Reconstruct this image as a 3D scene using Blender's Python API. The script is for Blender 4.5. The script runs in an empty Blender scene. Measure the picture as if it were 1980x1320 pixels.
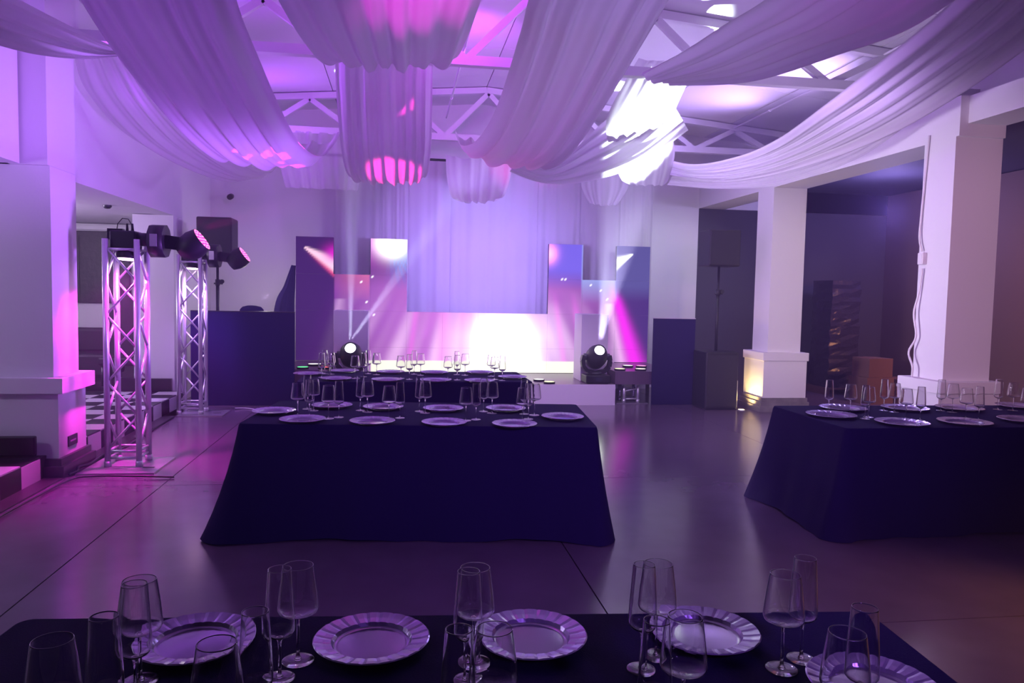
import bpy, bmesh, math, random
from mathutils import Vector, Matrix
random.seed(7)
C = bpy.context.scene.collection
S = bpy.context.scene
PI = math.pi

# ------------------------------------------------------------------ camera
F = 1450.0
YAW, PITCH, ROLL, EYE = math.radians(8.5), math.radians(3.6), .02, 1.63
FW = Vector((math.sin(YAW)*math.cos(PITCH), math.cos(YAW)*math.cos(PITCH), -math.sin(PITCH)))
R0 = Vector((math.cos(YAW), -math.sin(YAW), 0))
U0 = R0.cross(FW)
RT = R0*math.cos(ROLL) + U0*math.sin(ROLL)
UP = U0*math.cos(ROLL) - R0*math.sin(ROLL)
EYEV = Vector((0, 0, EYE))
cam_d = bpy.data.cameras.new('camera')
cam = bpy.data.objects.new('camera', cam_d); C.objects.link(cam)
M = Matrix((RT, UP, -FW)).transposed().to_4x4(); M.translation = EYEV
cam.matrix_world = M
cam_d.sensor_fit = 'HORIZONTAL'; cam_d.sensor_width = 36; cam_d.lens = 36*F/1980
cam_d.clip_start = .05
S.camera = cam

def ray(px, py): return FW + RT*((px-990)/F) + UP*((660-py)/F)
def onz(px, py, z):                       # point of the photograph on a level plane
    d = ray(px, py); return EYEV + d*((z-EYE)/d.z)
def ony(px, py, Y):                       # point of the photograph at a distance Y down the hall
    d = ray(px, py); return EYEV + d*(Y/d.y)

# ------------------------------------------------------------------ world, lamps, exposure
S.view_settings.view_transform = 'Standard'; S.view_settings.look = 'None'
S.view_settings.exposure = 0.1; S.view_settings.gamma = 1.0; S.view_settings.use_curve_mapping = False
w = bpy.data.worlds.new('world'); S.world = w; w.use_nodes = True
w.node_tree.nodes['Background'].inputs[0].default_value = (.16, .07, .42, 1)
w.node_tree.nodes['Background'].inputs[1].default_value = .16
vs_ = w.node_tree.nodes.new('ShaderNodeVolumeScatter')      # thin stage haze filling the hall
vs_.inputs['Color'].default_value = (.7, .55, 1, 1); vs_.inputs['Density'].default_value = .018; vs_.inputs['Anisotropy'].default_value = .35
w.node_tree.links.new(vs_.outputs[0], w.node_tree.nodes['World Output'].inputs['Volume'])
S.cycles.volume_bounces = 0; S.cycles.volume_step_rate = 4
S.cycles.use_denoising = True; S.cycles.use_adaptive_sampling = True; S.cycles.adaptive_threshold = .02
S.cycles.max_bounces = 24; S.cycles.diffuse_bounces = 4; S.cycles.glossy_bounces = 4
S.cycles.transmission_bounces = 24; S.cycles.transparent_max_bounces = 24
S.cycles.caustics_reflective = False; S.cycles.caustics_refractive = False
S.cycles.sample_clamp_indirect = 4.0

def lamp(name, kind, loc, target, energy, color, size=.1, angle=60, blend=.5):
    d = bpy.data.lights.new(name, kind); d.energy = energy; d.color = color
    if kind == 'SPOT':
        d.spot_size = math.radians(angle); d.spot_blend = blend; d.shadow_soft_size = size
    elif kind == 'AREA':
        d.size = size
    else:
        d.shadow_soft_size = size
    o = bpy.data.objects.new(name, d); C.objects.link(o)
    o.location = loc
    v = Vector(target) - Vector(loc)
    o.rotation_euler = v.to_track_quat('-Z', 'Y').to_euler()
    return o
VIO, MAG, WHI, BLU = (.42, .12, 1), (1, .06, .75), (.86, .93, 1), (.3, .3, 1)
# unseen spots added above the cloth to brighten the white roof
lamp('roof_fill', 'SPOT', (-2.9, 8.0, 3.8), (2.2, 7.0, 4.85), 300, (.40, .055, 1), .3, 100, 1)
lamp('roof_fill', 'SPOT', (-2.7, 11.3, 3.8), (2.0, 10.0, 4.9), 260, (.40, .065, 1), .3, 100, 1)
lamp('roof_fill', 'SPOT', (5.5, 6.9, 3.70), (1.6, 6.4, 4.7), 330, (.6, .36, 1), .3, 100, 1)
lamp('roof_fill', 'SPOT', (5.55, 8.9, 3.72), (2.6, 9.8, 4.6), 430, (.55, .36, 1), .3, 150, 1)
lamp('roof_fill', 'SPOT', (5.5, 10.6, 3.68), (2.2, 10.6, 4.6), 620, (.5, .32, 1), .3, 110, 1)
lamp('roof_fill', 'SPOT', (.6, 6.6, 3.9), (.4, 7.6, 4.85), 150, (.6, .06, 1), .3, 140, 1)
lamp('roof_fill', 'SPOT', (.9, 8.5, 4.12), (.4, 10.2, 4.85), 150, (.58, .05, 1), .2, 120, 1)
# violet fill added behind the camera, no fixture there
lamp('front_fill', 'SPOT', (1.5, -1.5, 3.0), (1.2, 8, 1.2), 850, (.38, .145, 1), .3, 62, 1)
# cool white and violet fill spots added for the columns and left wall
lamp('column_fill', 'SPOT', (.4, 6.6, 1.5), (5.3, 8.4, 2.0), 900, (.8, .64, 1), .2, 75, 1)
lamp('wall_fill', 'SPOT', (.2, 6.6, 1.3), (-3.1, 7.8, 2.6), 540, (.42, .13, 1), .2, 85, 1)
lamp('wall_fill', 'SPOT', (-1.9, 5.3, 2.3), (-3.1, 6.4, 3.2), 120, (.44, .17, 1), .2, 85, 1)
lamp('stage_front_fill', 'SPOT', (1.9, 7.9, 3.9), (2.3, 10.7, .2), 420, (.72, .5, 1), .1, 36, .8)  # added to lift the white stage front, no fixture seen
lamp('booth_fill', 'POINT', (-2.05, 11.9, 1.55), (0, 0, 0), 11, (1, .85, .95), .06)  # added point lightening the lower back wall behind the booth
lamp('back_wall_fill', 'SPOT', (-1.5, 10.4, 3.9), (-2.2, 13, 3.4), 70, (.4, .1, 1), .1, 80, 1)  # spots added to tint and brighten the back wall
lamp('back_wall_fill', 'SPOT', (3.9, 10.6, 3.3), (4.7, 13, 1.9), 110, (.78, .82, 1), .1, 70, 1)
# fill added from below for the nearest cloth, no fixtures on the floor
lamp('swag_fill', 'SPOT', (-1.7, 4.0, .3), (-1.5, 5.6, 3.4), 160, (.42, .13, 1), .1, 70, 1)
lamp('swag_fill', 'SPOT', (1.9, 3.7, .3), (1.3, 5.4, 3.4), 190, (.62, .48, 1), .1, 70, 1)
# violet fill added in mid-air before the white curtains
lamp('curtain_fill', 'SPOT', (1.3, 9.9, 2.3), (1.3, 12.7, 1.9), 620, (.38, .25, 1), .15, 95, 1)
# unseen spots added by the first truss to colour the nearest cloth tops
lamp('swag_top_fill', 'SPOT', (.1, 4.15, 4.5), (.1, 4.7, 3.5), 170, (1, .02, .85), .05, 40, .8)
lamp('swag_top_fill', 'SPOT', (3.2, 4.2, 4.7), (3.2, 5.1, 3.75), 100, (.7, .12, 1), .05, 60, .8)
# unseen spots added for the right columns; warm lamp low outside the frame
lamp('far_column_fill', 'SPOT', (7.4, 6.0, 2.9), (5.6, 10.2, 1.7), 150, (1, .82, .66), .2, 40, .8)
lamp('near_column_fill', 'SPOT', (3.4, 1.0, 2.9), (5.6, 6.7, 1.8), 600, (.95, .5, .85), .2, 40, .9)
lamp('warm_side_light', 'SPOT', (4.3, 2.7, 1.2), (3.3, 3.1, 0), 70, (1, .45, .15), .1, 80, .9)
# warm lamp in the room behind the columns, plus an added bluish fill
lamp('annex_light', 'SPOT', (8.2, 7.2, 2.9), (9.0, 9.0, 1.6), 420, (1, .38, .2), .1, 110, 1)
lamp('annex_light', 'POINT', (7.6, 10.9, 3.0), (0, 0, 0), 120, (.42, .3, 1), .2)  # bluish fill added to lift the dark room
# unseen fill points added to lighten the alcove
lamp('alcove_fill', 'POINT', (-5.3, 9.8, 2.3), (0, 0, 0), 120, (.78, .6, 1), .15)
lamp('alcove_fill', 'POINT', (-4.6, 5.0, 2.3), (0, 0, 0), 40, (.7, .55, 1), .15)

# ------------------------------------------------------------------ materials
def mat(name, col=(.5, .5, .5), rough=.6, metal=0., spec=.5, emit=None, estr=0., noise=None, bump=None, sheen=0.):
    m = bpy.data.materials.new(name); m.use_nodes = True
    nt = m.node_tree; b = nt.nodes['Principled BSDF']
    b.inputs['Base Color'].default_value = (*col, 1); b.inputs['Roughness'].default_value = rough
    b.inputs['Metallic'].default_value = metal; b.inputs['Specular IOR Level'].default_value = spec
    if sheen: b.inputs['Sheen Weight'].default_value = sheen
    if emit:
        b.inputs['Emission Color'].default_value = (*emit, 1); b.inputs['Emission Strength'].default_value = estr
    if noise or bump:
        tc = nt.nodes.new('ShaderNodeTexCoord')
        n = nt.nodes.new('ShaderNodeTexNoise'); nt.links.new(tc.outputs['Object'], n.inputs['Vector'])
        n.inputs['Scale'].default_value = (noise or bump)[0]; n.inputs['Detail'].default_value = 6
        if noise:
            r = nt.nodes.new('ShaderNodeMapRange')
            r.inputs[1].default_value = .3; r.inputs[2].default_value = .7
            r.inputs[3].default_value = 1-noise[1]; r.inputs[4].default_value = 1+noise[1]
            nt.links.new(n.outputs['Fac'], r.inputs[0])
            mx = nt.nodes.new('ShaderNodeVectorMath'); mx.operation = 'SCALE'
            mx.inputs[0].default_value = col
            nt.links.new(r.outputs[0], mx.inputs['Scale']); nt.links.new(mx.outputs[0], b.inputs['Base Color'])
            if len(noise) > 2:
                r2 = nt.nodes.new('ShaderNodeMapRange')
                r2.inputs[1].default_value = .3; r2.inputs[2].default_value = .7
                r2.inputs[3].default_value = max(.02, rough-noise[2]); r2.inputs[4].default_value = rough+noise[2]
                nt.links.new(n.outputs['Fac'], r2.inputs[0]); nt.links.new(r2.outputs[0], b.inputs['Roughness'])
        if bump:
            bn = nt.nodes.new('ShaderNodeBump'); bn.inputs['Strength'].default_value = bump[1]
            bn.inputs['Distance'].default_value = .01
            nt.links.new(n.outputs['Fac'], bn.inputs['Height']); nt.links.new(bn.outputs[0], b.inputs['Normal'])
    return m
def emitter(name, col, s):
    m = bpy.data.materials.new(name); m.use_nodes = True; nt = m.node_tree
    nt.nodes.remove(nt.nodes['Principled BSDF'])
    e = nt.nodes.new('ShaderNodeEmission'); e.inputs[0].default_value = (*col, 1); e.inputs[1].default_value = s
    nt.links.new(e.outputs[0], nt.nodes['Material Output'].inputs[0]); return m
def cloth_mat(name, col, trans, clear):
    m = bpy.data.materials.new(name); m.use_nodes = True; nt = m.node_tree
    nt.nodes.remove(nt.nodes['Principled BSDF'])
    d = nt.nodes.new('ShaderNodeBsdfDiffuse'); d.inputs[0].default_value = (*col, 1)
    t = nt.nodes.new('ShaderNodeBsdfTranslucent'); t.inputs[0].default_value = (*col, 1)
    c = nt.nodes.new('ShaderNodeBsdfTransparent')
    a = nt.nodes.new('ShaderNodeMixShader'); a.inputs[0].default_value = trans
    nt.links.new(d.outputs[0], a.inputs[1]); nt.links.new(t.outputs[0], a.inputs[2])
    b = nt.nodes.new('ShaderNodeMixShader'); b.inputs[0].default_value = clear
    nt.links.new(a.outputs[0], b.inputs[1]); nt.links.new(c.outputs[0], b.inputs[2])
    nt.links.new(b.outputs[0], nt.nodes['Material Output'].inputs[0]); return m
def glass_mat(name, tint=(1, 1, 1), ior=1.5, base=.03, gain=1.0):
    # thin blown glass: see-through facing the eye, mirror-like at its edges
    m = bpy.data.materials.new(name); m.use_nodes = True; nt = m.node_tree
    nt.nodes.remove(nt.nodes['Principled BSDF'])
    t = nt.nodes.new('ShaderNodeBsdfTransparent'); t.inputs[0].default_value = (*tint, 1)
    g = nt.nodes.new('ShaderNodeBsdfGlossy'); g.inputs['Roughness'].default_value = .04
    lw = nt.nodes.new('ShaderNodeLayerWeight'); lw.inputs[0].default_value = .35
    mr = nt.nodes.new('ShaderNodeMapRange'); mr.inputs[3].default_value = base; mr.inputs[4].default_value = gain
    mr.inputs[1].default_value = 0; mr.inputs[2].default_value = 1
    nt.links.new(lw.outputs['Facing'], mr.inputs[0])
    x = nt.nodes.new('ShaderNodeMixShader')
    nt.links.new(mr.outputs[0], x.inputs[0]); nt.links.new(t.outputs[0], x.inputs[1]); nt.links.new(g.outputs[0], x.inputs[2])
    nt.links.new(x.outputs[0], nt.nodes['Material Output'].inputs[0]); return m

WALL = mat('white_paint', (.78, .77, .8), .7, bump=(40, .08))
ROOF = mat('white_roof_board', (.75, .74, .78), .55)
STEEL = mat('white_steel', (.75, .74, .78), .4)
FLOOR = mat('polished_concrete', (.15, .105, .16), .19, spec=.75, noise=(3.5, .10))
JOINT = mat('joint_filler', (.02, .018, .02), .8)
SKIRT = mat('dark_skirting', (.05, .04, .05), .35, noise=(9, .3))
BLACKTILE = mat('black_tile', (.015, .013, .02), .25)
WHITETILE = mat('white_tile', (.62, .6, .64), .25)
NAVY = mat('black_table_linen', (.015, .0065, .068), .95, spec=.25, bump=(260, .25))
BLACK = mat('black_plastic', (.012, .011, .016), .45)
BLACKC = mat('black_cloth', (.014, .006, .085), .9, spec=.25)
GRILLE = mat('speaker_grille', (.02, .018, .026), .6, bump=(400, .4))
ALU = mat('aluminium', (.82, .82, .86), .32, .6)
DARKM = mat('dark_steel', (.08, .08, .09), .35, .8)
DRAPE = cloth_mat('white_voile', (.8, .78, .82), .34, .0)
SHEER = cloth_mat('white_sheer_voile', (.8, .78, .82), .45, .38)
CURT = cloth_mat('white_curtain', (.82, .8, .84), .4, .06)
def thin_glass(name, ior, gain, milk):
    # thin blown glass: clear where it faces the eye, mirror-like toward its edges
    m = bpy.data.materials.new(name); m.use_nodes = True; nt = m.node_tree
    nt.nodes.remove(nt.nodes['Principled BSDF'])
    t = nt.nodes.new('ShaderNodeBsdfTransparent'); t.inputs[0].default_value = (.985, .985, .985, 1)
    g = nt.nodes.new('ShaderNodeBsdfGlossy'); g.inputs['Roughness'].default_value = .22
    d = nt.nodes.new('ShaderNodeBsdfDiffuse'); d.inputs[0].default_value = (.9, .9, .9, 1)
    y = nt.nodes.new('ShaderNodeMixShader'); y.inputs[0].default_value = milk
    nt.links.new(t.outputs[0], y.inputs[1]); nt.links.new(d.outputs[0], y.inputs[2])
    lw = nt.nodes.new('ShaderNodeLayerWeight'); lw.inputs[0].default_value = .5
    pw = nt.nodes.new('ShaderNodeMath'); pw.operation = 'POWER'; pw.inputs[1].default_value = ior
    nt.links.new(lw.outputs['Facing'], pw.inputs[0])
    mu = nt.nodes.new('ShaderNodeMath'); mu.operation = 'MULTIPLY_ADD'; mu.use_clamp = True; mu.inputs[1].default_value = gain; mu.inputs[2].default_value = .035
    nt.links.new(pw.outputs[0], mu.inputs[0])
    x = nt.nodes.new('ShaderNodeMixShader'); nt.links.new(mu.outputs[0], x.inputs[0])
    nt.links.new(y.outputs[0], x.inputs[1]); nt.links.new(g.outputs[0], x.inputs[2])
    nt.links.new(x.outputs[0], nt.nodes['Material Output'].inputs[0]); return m
def real_glass(name, rim):
    m = bpy.data.materials.new(name); m.use_nodes = True; nt = m.node_tree
    nt.nodes.remove(nt.nodes['Principled BSDF'])
    g = nt.nodes.new('ShaderNodeBsdfGlass'); g.inputs['Roughness'].default_value = 0; g.inputs['IOR'].default_value = 1.5
    y = nt.nodes.new('ShaderNodeBsdfGlossy'); y.inputs['Roughness'].default_value = .3
    lw = nt.nodes.new('ShaderNodeLayerWeight'); lw.inputs[0].default_value = .5
    pw = nt.nodes.new('ShaderNodeMath'); pw.operation = 'POWER'; pw.inputs[1].default_value = 3.5
    mu = nt.nodes.new('ShaderNodeMath'); mu.operation = 'MULTIPLY'; mu.inputs[1].default_value = rim
    nt.links.new(lw.outputs['Facing'], pw.inputs[0]); nt.links.new(pw.outputs[0], mu.inputs[0])
    x = nt.nodes.new('ShaderNodeMixShader'); nt.links.new(mu.outputs[0], x.inputs[0])
    nt.links.new(g.outputs[0], x.inputs[1]); nt.links.new(y.outputs[0], x.inputs[2])
    nt.links.new(x.outputs[0], nt.nodes['Material Output'].inputs[0]); return m
GLASS = real_glass('drinking_glass', .7); FOOTG = real_glass('glass_foot', .8)
PLATE = mat('silver_glass', (.56, .49, .68), .2, .55)
PLATEW = mat('silver_glass_well', (.4, .37, .45), .12, .6)
LAMPWHITE = emitter('lamp_white', (.95, 1, .95), 22)
LAMPPINK = emitter('lamp_pink', (1, .05, .5), 1.6)
LAMPCELL = emitter('lamp_cell', (1, .4, .8), 2.2)
LAMPHOT = emitter('lamp_magenta_white', (1, .55, .95), 14)
WARM = emitter('lamp_warm', (1, .72, .35), 12)
PICT = mat('dark_carved_wood', (.03, .02, .028), .5, noise=(14, .5), bump=(30, .6))
SOFA = mat('dark_upholstery', (.02, .016, .03), .6)
BROWN = mat('brown_cardboard', (.16, .075, .06), .8)
WRAP = mat('stretch_film', (.035, .03, .045), .18, bump=(16, .9))
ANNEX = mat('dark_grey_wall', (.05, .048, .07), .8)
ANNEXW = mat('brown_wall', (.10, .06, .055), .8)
WCABLE = mat('white_cable', (.75, .73, .76), .4)
LILAC = mat('white_laminate', (.85, .78, .86), .45)

# ------------------------------------------------------------------ mesh helpers
class MB:
    def __init__(s): s.v = []; s.f = []; s.sm = []; s.mi = []
    def add(s, vs, fs, smooth=False, mi=0):
        o = len(s.v); s.v += [tuple(v) for v in vs]
        for f in fs: s.f.append([i+o for i in f]); s.sm.append(smooth); s.mi.append(mi)
        return s
    def box(s, x0, x1, y0, y1, z0, z1, mi=0, bev=0.):
        if bev:
            b = bev; vs = []; 
            bm = bmesh.new(); bmesh.ops.create_cube(bm, size=1)
            for v in bm.verts: v.co = ((x0+x1)/2+v.co.x*(x1-x0), (y0+y1)/2+v.co.y*(y1-y0), (z0+z1)/2+v.co.z*(z1-z0))
            bmesh.ops.bevel(bm, geom=bm.edges[:], offset=b, segments=2, affect='EDGES', profile=.5)
            bm.verts.index_update()
            s.add([v.co[:] for v in bm.verts], [[v.index for v in f.verts] for f in bm.faces], False, mi); bm.free(); return s
        return s.add([(x0,y0,z0),(x1,y0,z0),(x1,y1,z0),(x0,y1,z0),(x0,y0,z1),(x1,y0,z1),(x1,y1,z1),(x0,y1,z1)],
                     [(0,3,2,1),(4,5,6,7),(0,1,5,4),(1,2,6,5),(2,3,7,6),(3,0,4,7)], False, mi)
    def tube(s, p, q, r, n=8, r2=None, mi=0, smooth=True):
        p, q = Vector(p), Vector(q); d = (q-p).normalized()
        a = d.orthogonal().normalized(); b = d.cross(a); r2 = r if r2 is None else r2
        vs = [p+(a*math.cos(2*PI*i/n)+b*math.sin(2*PI*i/n))*r for i in range(n)] + \
             [q+(a*math.cos(2*PI*i/n)+b*math.sin(2*PI*i/n))*r2 for i in range(n)]
        s.add(vs, [(i, (i+1) % n, n+(i+1) % n, n+i) for i in range(n)], smooth, mi)
        o = len(s.v)-2*n
        s.f += [[o+i for i in range(n)][::-1], [o+n+i for i in range(n)]]; s.sm += [False]*2; s.mi += [mi]*2
        return s
    def beam(s, p, q, wd, ht, mi=0):          # square bar between two points
        p, q = Vector(p), Vector(q); d = (q-p).normalized()
        ref = Vector((0, 1, 0)) if abs(d.y) < .9 else Vector((0, 0, 1))
        a = d.cross(ref).normalized()*ht/2; b = d.cross(a).normalized()*wd/2
        vs = [p+a+b, p+a-b, p-a-b, p-a+b, q+a+b, q+a-b, q-a-b, q-a+b]
        return s.add(vs, [(0,3,2,1),(4,5,6,7),(0,1,5,4),(1,2,6,5),(2,3,7,6),(3,0,4,7)], False, mi)
    def path(s, pts, r, n=6):
        pts = [Vector(p) for p in pts]; rings = []
        for i, p in enumerate(pts):
            d = (pts[min(i+1, len(pts)-1)]-pts[max(i-1, 0)]).normalized()
            a = d.cross(Vector((.13, .27, .95))).normalized(); b = d.cross(a)
            rings.append([p+(a*math.cos(2*PI*k/n)+b*math.sin(2*PI*k/n))*r for k in range(n)])
        vs = [v for g in rings for v in g]
        fs = [(i*n+k, i*n+(k+1) % n, (i+1)*n+(k+1) % n, (i+1)*n+k) for i in range(len(pts)-1) for k in range(n)]
        fs += [tuple(range(n))[::-1], tuple((len(pts)-1)*n+k for k in range(n))]
        return s.add(vs, fs, True)
    def lathe(s, prof, n=24, c=(0, 0, 0), mi=0, capb=False, capt=False):
        vs = [(c[0]+r*math.cos(2*PI*k/n), c[1]+r*math.sin(2*PI*k/n), c[2]+z) for r, z in prof for k in range(n)]
        fs = [(i*n+k, i*n+(k+1) % n, (i+1)*n+(k+1) % n, (i+1)*n+k) for i in range(len(prof)-1) for k in range(n)]
        if capb: fs.append(tuple(range(n))[::-1])
        if capt: fs.append(tuple((len(prof)-1)*n+k for k in range(n)))
        return s.add(vs, fs, True, mi)
    def mesh(s, name, mats):
        m = bpy.data.meshes.new(name); m.from_pydata(s.v, [], s.f)
        m.polygons.foreach_set('use_smooth', s.sm); m.polygons.foreach_set('material_index', s.mi)
        for x in (mats if isinstance(mats, (list, tuple)) else [mats]): m.materials.append(x)
        m.update(); return m
    def build(s, name, mats, parent=None, loc=None, rz=0.):
        o = bpy.data.objects.new(name, s.mesh(name, mats)); C.objects.link(o); o.parent = parent
        if loc is not None: o.location = loc
        if rz: o.rotation_euler = (0, 0, rz)
        return o
def inst(name, mesh, parent=None, loc=(0, 0, 0), rot=(0, 0, 0)):
    o = bpy.data.objects.new(name, mesh); C.objects.link(o); o.parent = parent
    o.location = loc; o.rotation_euler = rot; return o
def tag(o, label=None, cat=None, group=None, kind=None):
    if label: o['label'] = label
    if cat: o['category'] = cat
    if group: o['group'] = group
    if kind: o['kind'] = kind
    return o
def thing(name, label, cat, loc=(0, 0, 0), rz=0., group=None):
    o = bpy.data.objects.new(name, None); C.objects.link(o); o.empty_display_size = .1
    o.location = loc; o.rotation_euler = (0, 0, rz); return tag(o, label, cat, group)
def struct(name, mb, m, parent=None):
    o = mb.build(name, m, parent)
    if parent is None: o['kind'] = 'structure'
    return o
def structroot(name):
    o = bpy.data.objects.new(name, None); C.objects.link(o); o['kind'] = 'structure'; return o

# ------------------------------------------------------------------ floor
XL, XR, YE = -3.1, 5.3, 13.0
fl = struct('floor', MB().box(-7, 10, -3, 14, -.12, -.02), JOINT)
xs = [-7, -4.93, -1.93, 1.07, 4.07, 7.07, 10]; ys = [-3, .4, 3.4, 6.45, 9.5, 12.5, 14]
for i in range(len(xs)-1):
    for j in range(len(ys)-1):
        g = .004
        MB().box(xs[i]+g, xs[i+1]-g, ys[j]+g, ys[j+1]-g, -.02, 0).build('floor_slab', FLOOR, fl)
kerb = struct('trim_1', MB().box(-2.95, -2.80, -1, 6.72, 0, .012).box(-2.95, -2.80, 7.36, 10.95, 0, .012), SKIRT)

# raised tiled platform on the left
pf = struct('trim_2', MB().box(-6.5, -2.96, 3.2, 6.9, 0, .188).box(-6.5, -2.96, 6.9, 10.95, 0, .188), JOINT)
tm = [MB().box(-.158, .158, -.158, .158, 0, .012).mesh('tile', m) for m in (BLACKTILE, WHITETILE)]
rm = [MB().box(0, .012, -.158, .158, 0, .186).mesh('riser_tile', m) for m in (BLACKTILE, WHITETILE)]
for j in range(-9, 14):
    yc = 6.5 + .32*j
    if yc > 10.85 or 6.72 < yc < 7.30: continue
    inst('riser_tile', rm[(j+1) % 2], pf, (-2.958, yc, .001))
    for i in range(9):
        inst('tile', tm[(i+j) % 2], pf, (-3.11-.32*i, yc, .188))

# ------------------------------------------------------------------ left wall, pier, alcove
wl = struct('wall_left', MB().box(-3.35, XL, -2, 6.75, 2.62, 4.6).box(-3.35, XL, 7.30, 10.96, 2.62, 4.6)
            .box(-3.35, XL, 11.401, YE, 0, 4.6).box(-3.63, XL, 10.961, 11.4, 0, 2.619).box(-3.35, XL, 10.961, 11.4, 2.62, 4.6), WALL)
pier = structroot('pier_left')
MB().box(-4.6, -2.90, 6.82, 7.32, .85, 2.62).box(-3.2, -2.90, 6.78, 7.32, 2.621, 4.55).build('shaft', WALL, pier)
MB().box(-4.6, -2.86, 6.80, 7.36, .16, .72).build('plinth', WALL, pier)
MB().box(-4.6, -2.80, 6.74, 7.42, .72, .85).build('cap', WALL, pier)
MB().box(-4.6, -2.80, 6.74, 7.42, 0, .10).box(-4.6, -2.83, 6.77, 7.39, .10, .16).build('skirting', SKIRT, pier)
MB().box(-6.5, -3.0, 6.69, 6.737, .202, .37, bev=.012).build('skirting', BLACKTILE, pier)
struct('baseboard_left', MB().box(-3.9, -3.13, 10.90, 10.957, .2, .37), BLACKTILE)
struct('wall_alcove', MB().box(-6.6, -6.5, 3, 13, 0, 2.62).box(-6.5, -3.35, 12.9, 13, 0, 2.62), WALL)
struct('ceiling_alcove', MB().box(-6.6, -3.36, -2, 13, 2.63, 2.72), WALL)
tr3 = struct('trim_3', MB().box(-6.5, -3.66, 12.80, 12.9, 2.52, 2.58).box(-6.5, -3.66, 12.86, 12.9, 2.62-.16, 2.64-.16), WALL)

# ------------------------------------------------------------------ right beam, columns, room behind
struct('wall_right', MB().box(XR, 5.8, 6.62, YE, 3.24, 3.62).box(5.39, 5.8, -2, 6.62, 3.36, 3.62), WALL)
def column(y0, y1, base):
    c = structroot('column')
    MB().box(XR, 5.81, y0, y1, .86, 3.24).build('shaft', WALL, c)
    MB().box(XR-.10, 5.91, y0-.08, y1+.10, .74, .86, bev=.006).build('cap', WALL, c)
    MB().box(XR-.08, 5.89, y0-.06, y1+.08, .20, .74).build('plinth', WALL, c)
    MB().box(XR-.14, 5.95, y0-.12, y1+.14, 0, .08).box(XR-.12, 5.93, y0-.10, y1+.12, .08, .14).box(XR-.10, 5.91, y0-.08, y1+.10, .14, .20).build('skirting', base, c)
    return c
COLB = mat('grey_stone_skirting', (.2, .18, .19), .5, noise=(7, .3))
column(10.24, 10.72, COLB); column(6.66, 7.10, COLB)
struct('wall_back', MB().box(-3.35, XR, YE, YE+.15, 0, 5.2).box(XR, 6.7, YE, YE+.15, 3.24, 5.2), WALL)
struct('wall_annex', MB().box(XR, 9.1, YE, YE+.12, 0, 3.235), ANNEX)
struct('wall_annex_side', MB().box(9.0, 9.1, -2, YE-.002, 0, 3.6), ANNEXW)
struct('ceiling_annex', MB().box(5.8, 9.1, -2, YE+.1, 3.62, 3.7), ANNEX)
struct('wall_gable', MB().box(6.6, 6.7, -2, YE, 3.7, 4.6), WALL)

# ------------------------------------------------------------------ roof
def roofz(x): return 4.86 - .088*abs(x-1.3)
ce = struct('ceiling', MB().add([(-3.4, -2, roofz(-3.4)+.06), (1.3, -2, 4.92), (6.7, -2, roofz(6.7)+.06), (-3.4, 13.2, roofz(-3.4)+.06), (1.3, 13.2, 4.92), (6.7, 13.2, roofz(6.7)+.06)],
            [(0, 1, 4, 3), (1, 2, 5, 4)]), JOINT)
xr = [-3.4, -2.23, -1.05, .12, 1.3, 2.65, 4.0, 5.35, 6.7]; yr = [-2, 1, 4, 7, 10, 13.2]
for i in range(8):
    for j in range(5):
        a, b, c, d = xr[i]+.006, xr[i+1]-.006, yr[j]+.006, yr[j+1]-.006
        za, zb = roofz(a), roofz(b)
        MB().add([(a, c, za), (b, c, zb), (b, d, zb), (a, d, za), (a, c, za+.03), (b, c, zb+.03), (b, d, zb+.03), (a, d, za+.03)],
                 [(0,3,2,1),(4,5,6,7),(0,1,5,4),(1,2,6,5),(2,3,7,6),(3,0,4,7)]).build('ceiling_panel', ROOF, ce)
for Y in (4.1, 8.0, 11.9):
    t = structroot('roof_truss')
    MB().box(-3.1, 6.6, Y-.05, Y+.05, 4.0, 4.10).build('bottom_chord', STEEL, t)
    MB().beam((-3.1, Y, roofz(-3.1)-.06), (1.3, Y, 4.80), .08, .09).beam((1.3, Y, 4.80), (6.6, Y, roofz(6.6)-.06), .08, .09).build('top_chord', STEEL, t)
    for k in range(-3, 4):
        xa = 1.33+1.36*k
        if -3 < xa < 6.5:
            for sgn in (-1, 1):
                xb = xa+.68*sgn
                if -3.1 < xb < 6.6:
                    MB().beam((xa, Y, roofz(xa)-.1), (xb, Y, 4.06), .06, .075).build('web_bar', STEEL, t)
for x, za, ya, yb in ((5.38, 4.42, 4.2, 11.8), (.67, 4.33, 4.2, 11.8)):
    cd = MB().tube((x, ya, za), (x, yb, za), .014, 8).build('conduit', STEEL)
    for yy in (5.0, 7.1, 8.9, 10.6): MB().tube((x, yy, za), (x, yy+.06, za), .02, 8).build('conduit_coupling', STEEL, cd)
    tag(cd, 'thin white conduit running along under the roof on the %s side' % ('right' if x > 3 else 'left'), 'conduit')

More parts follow.
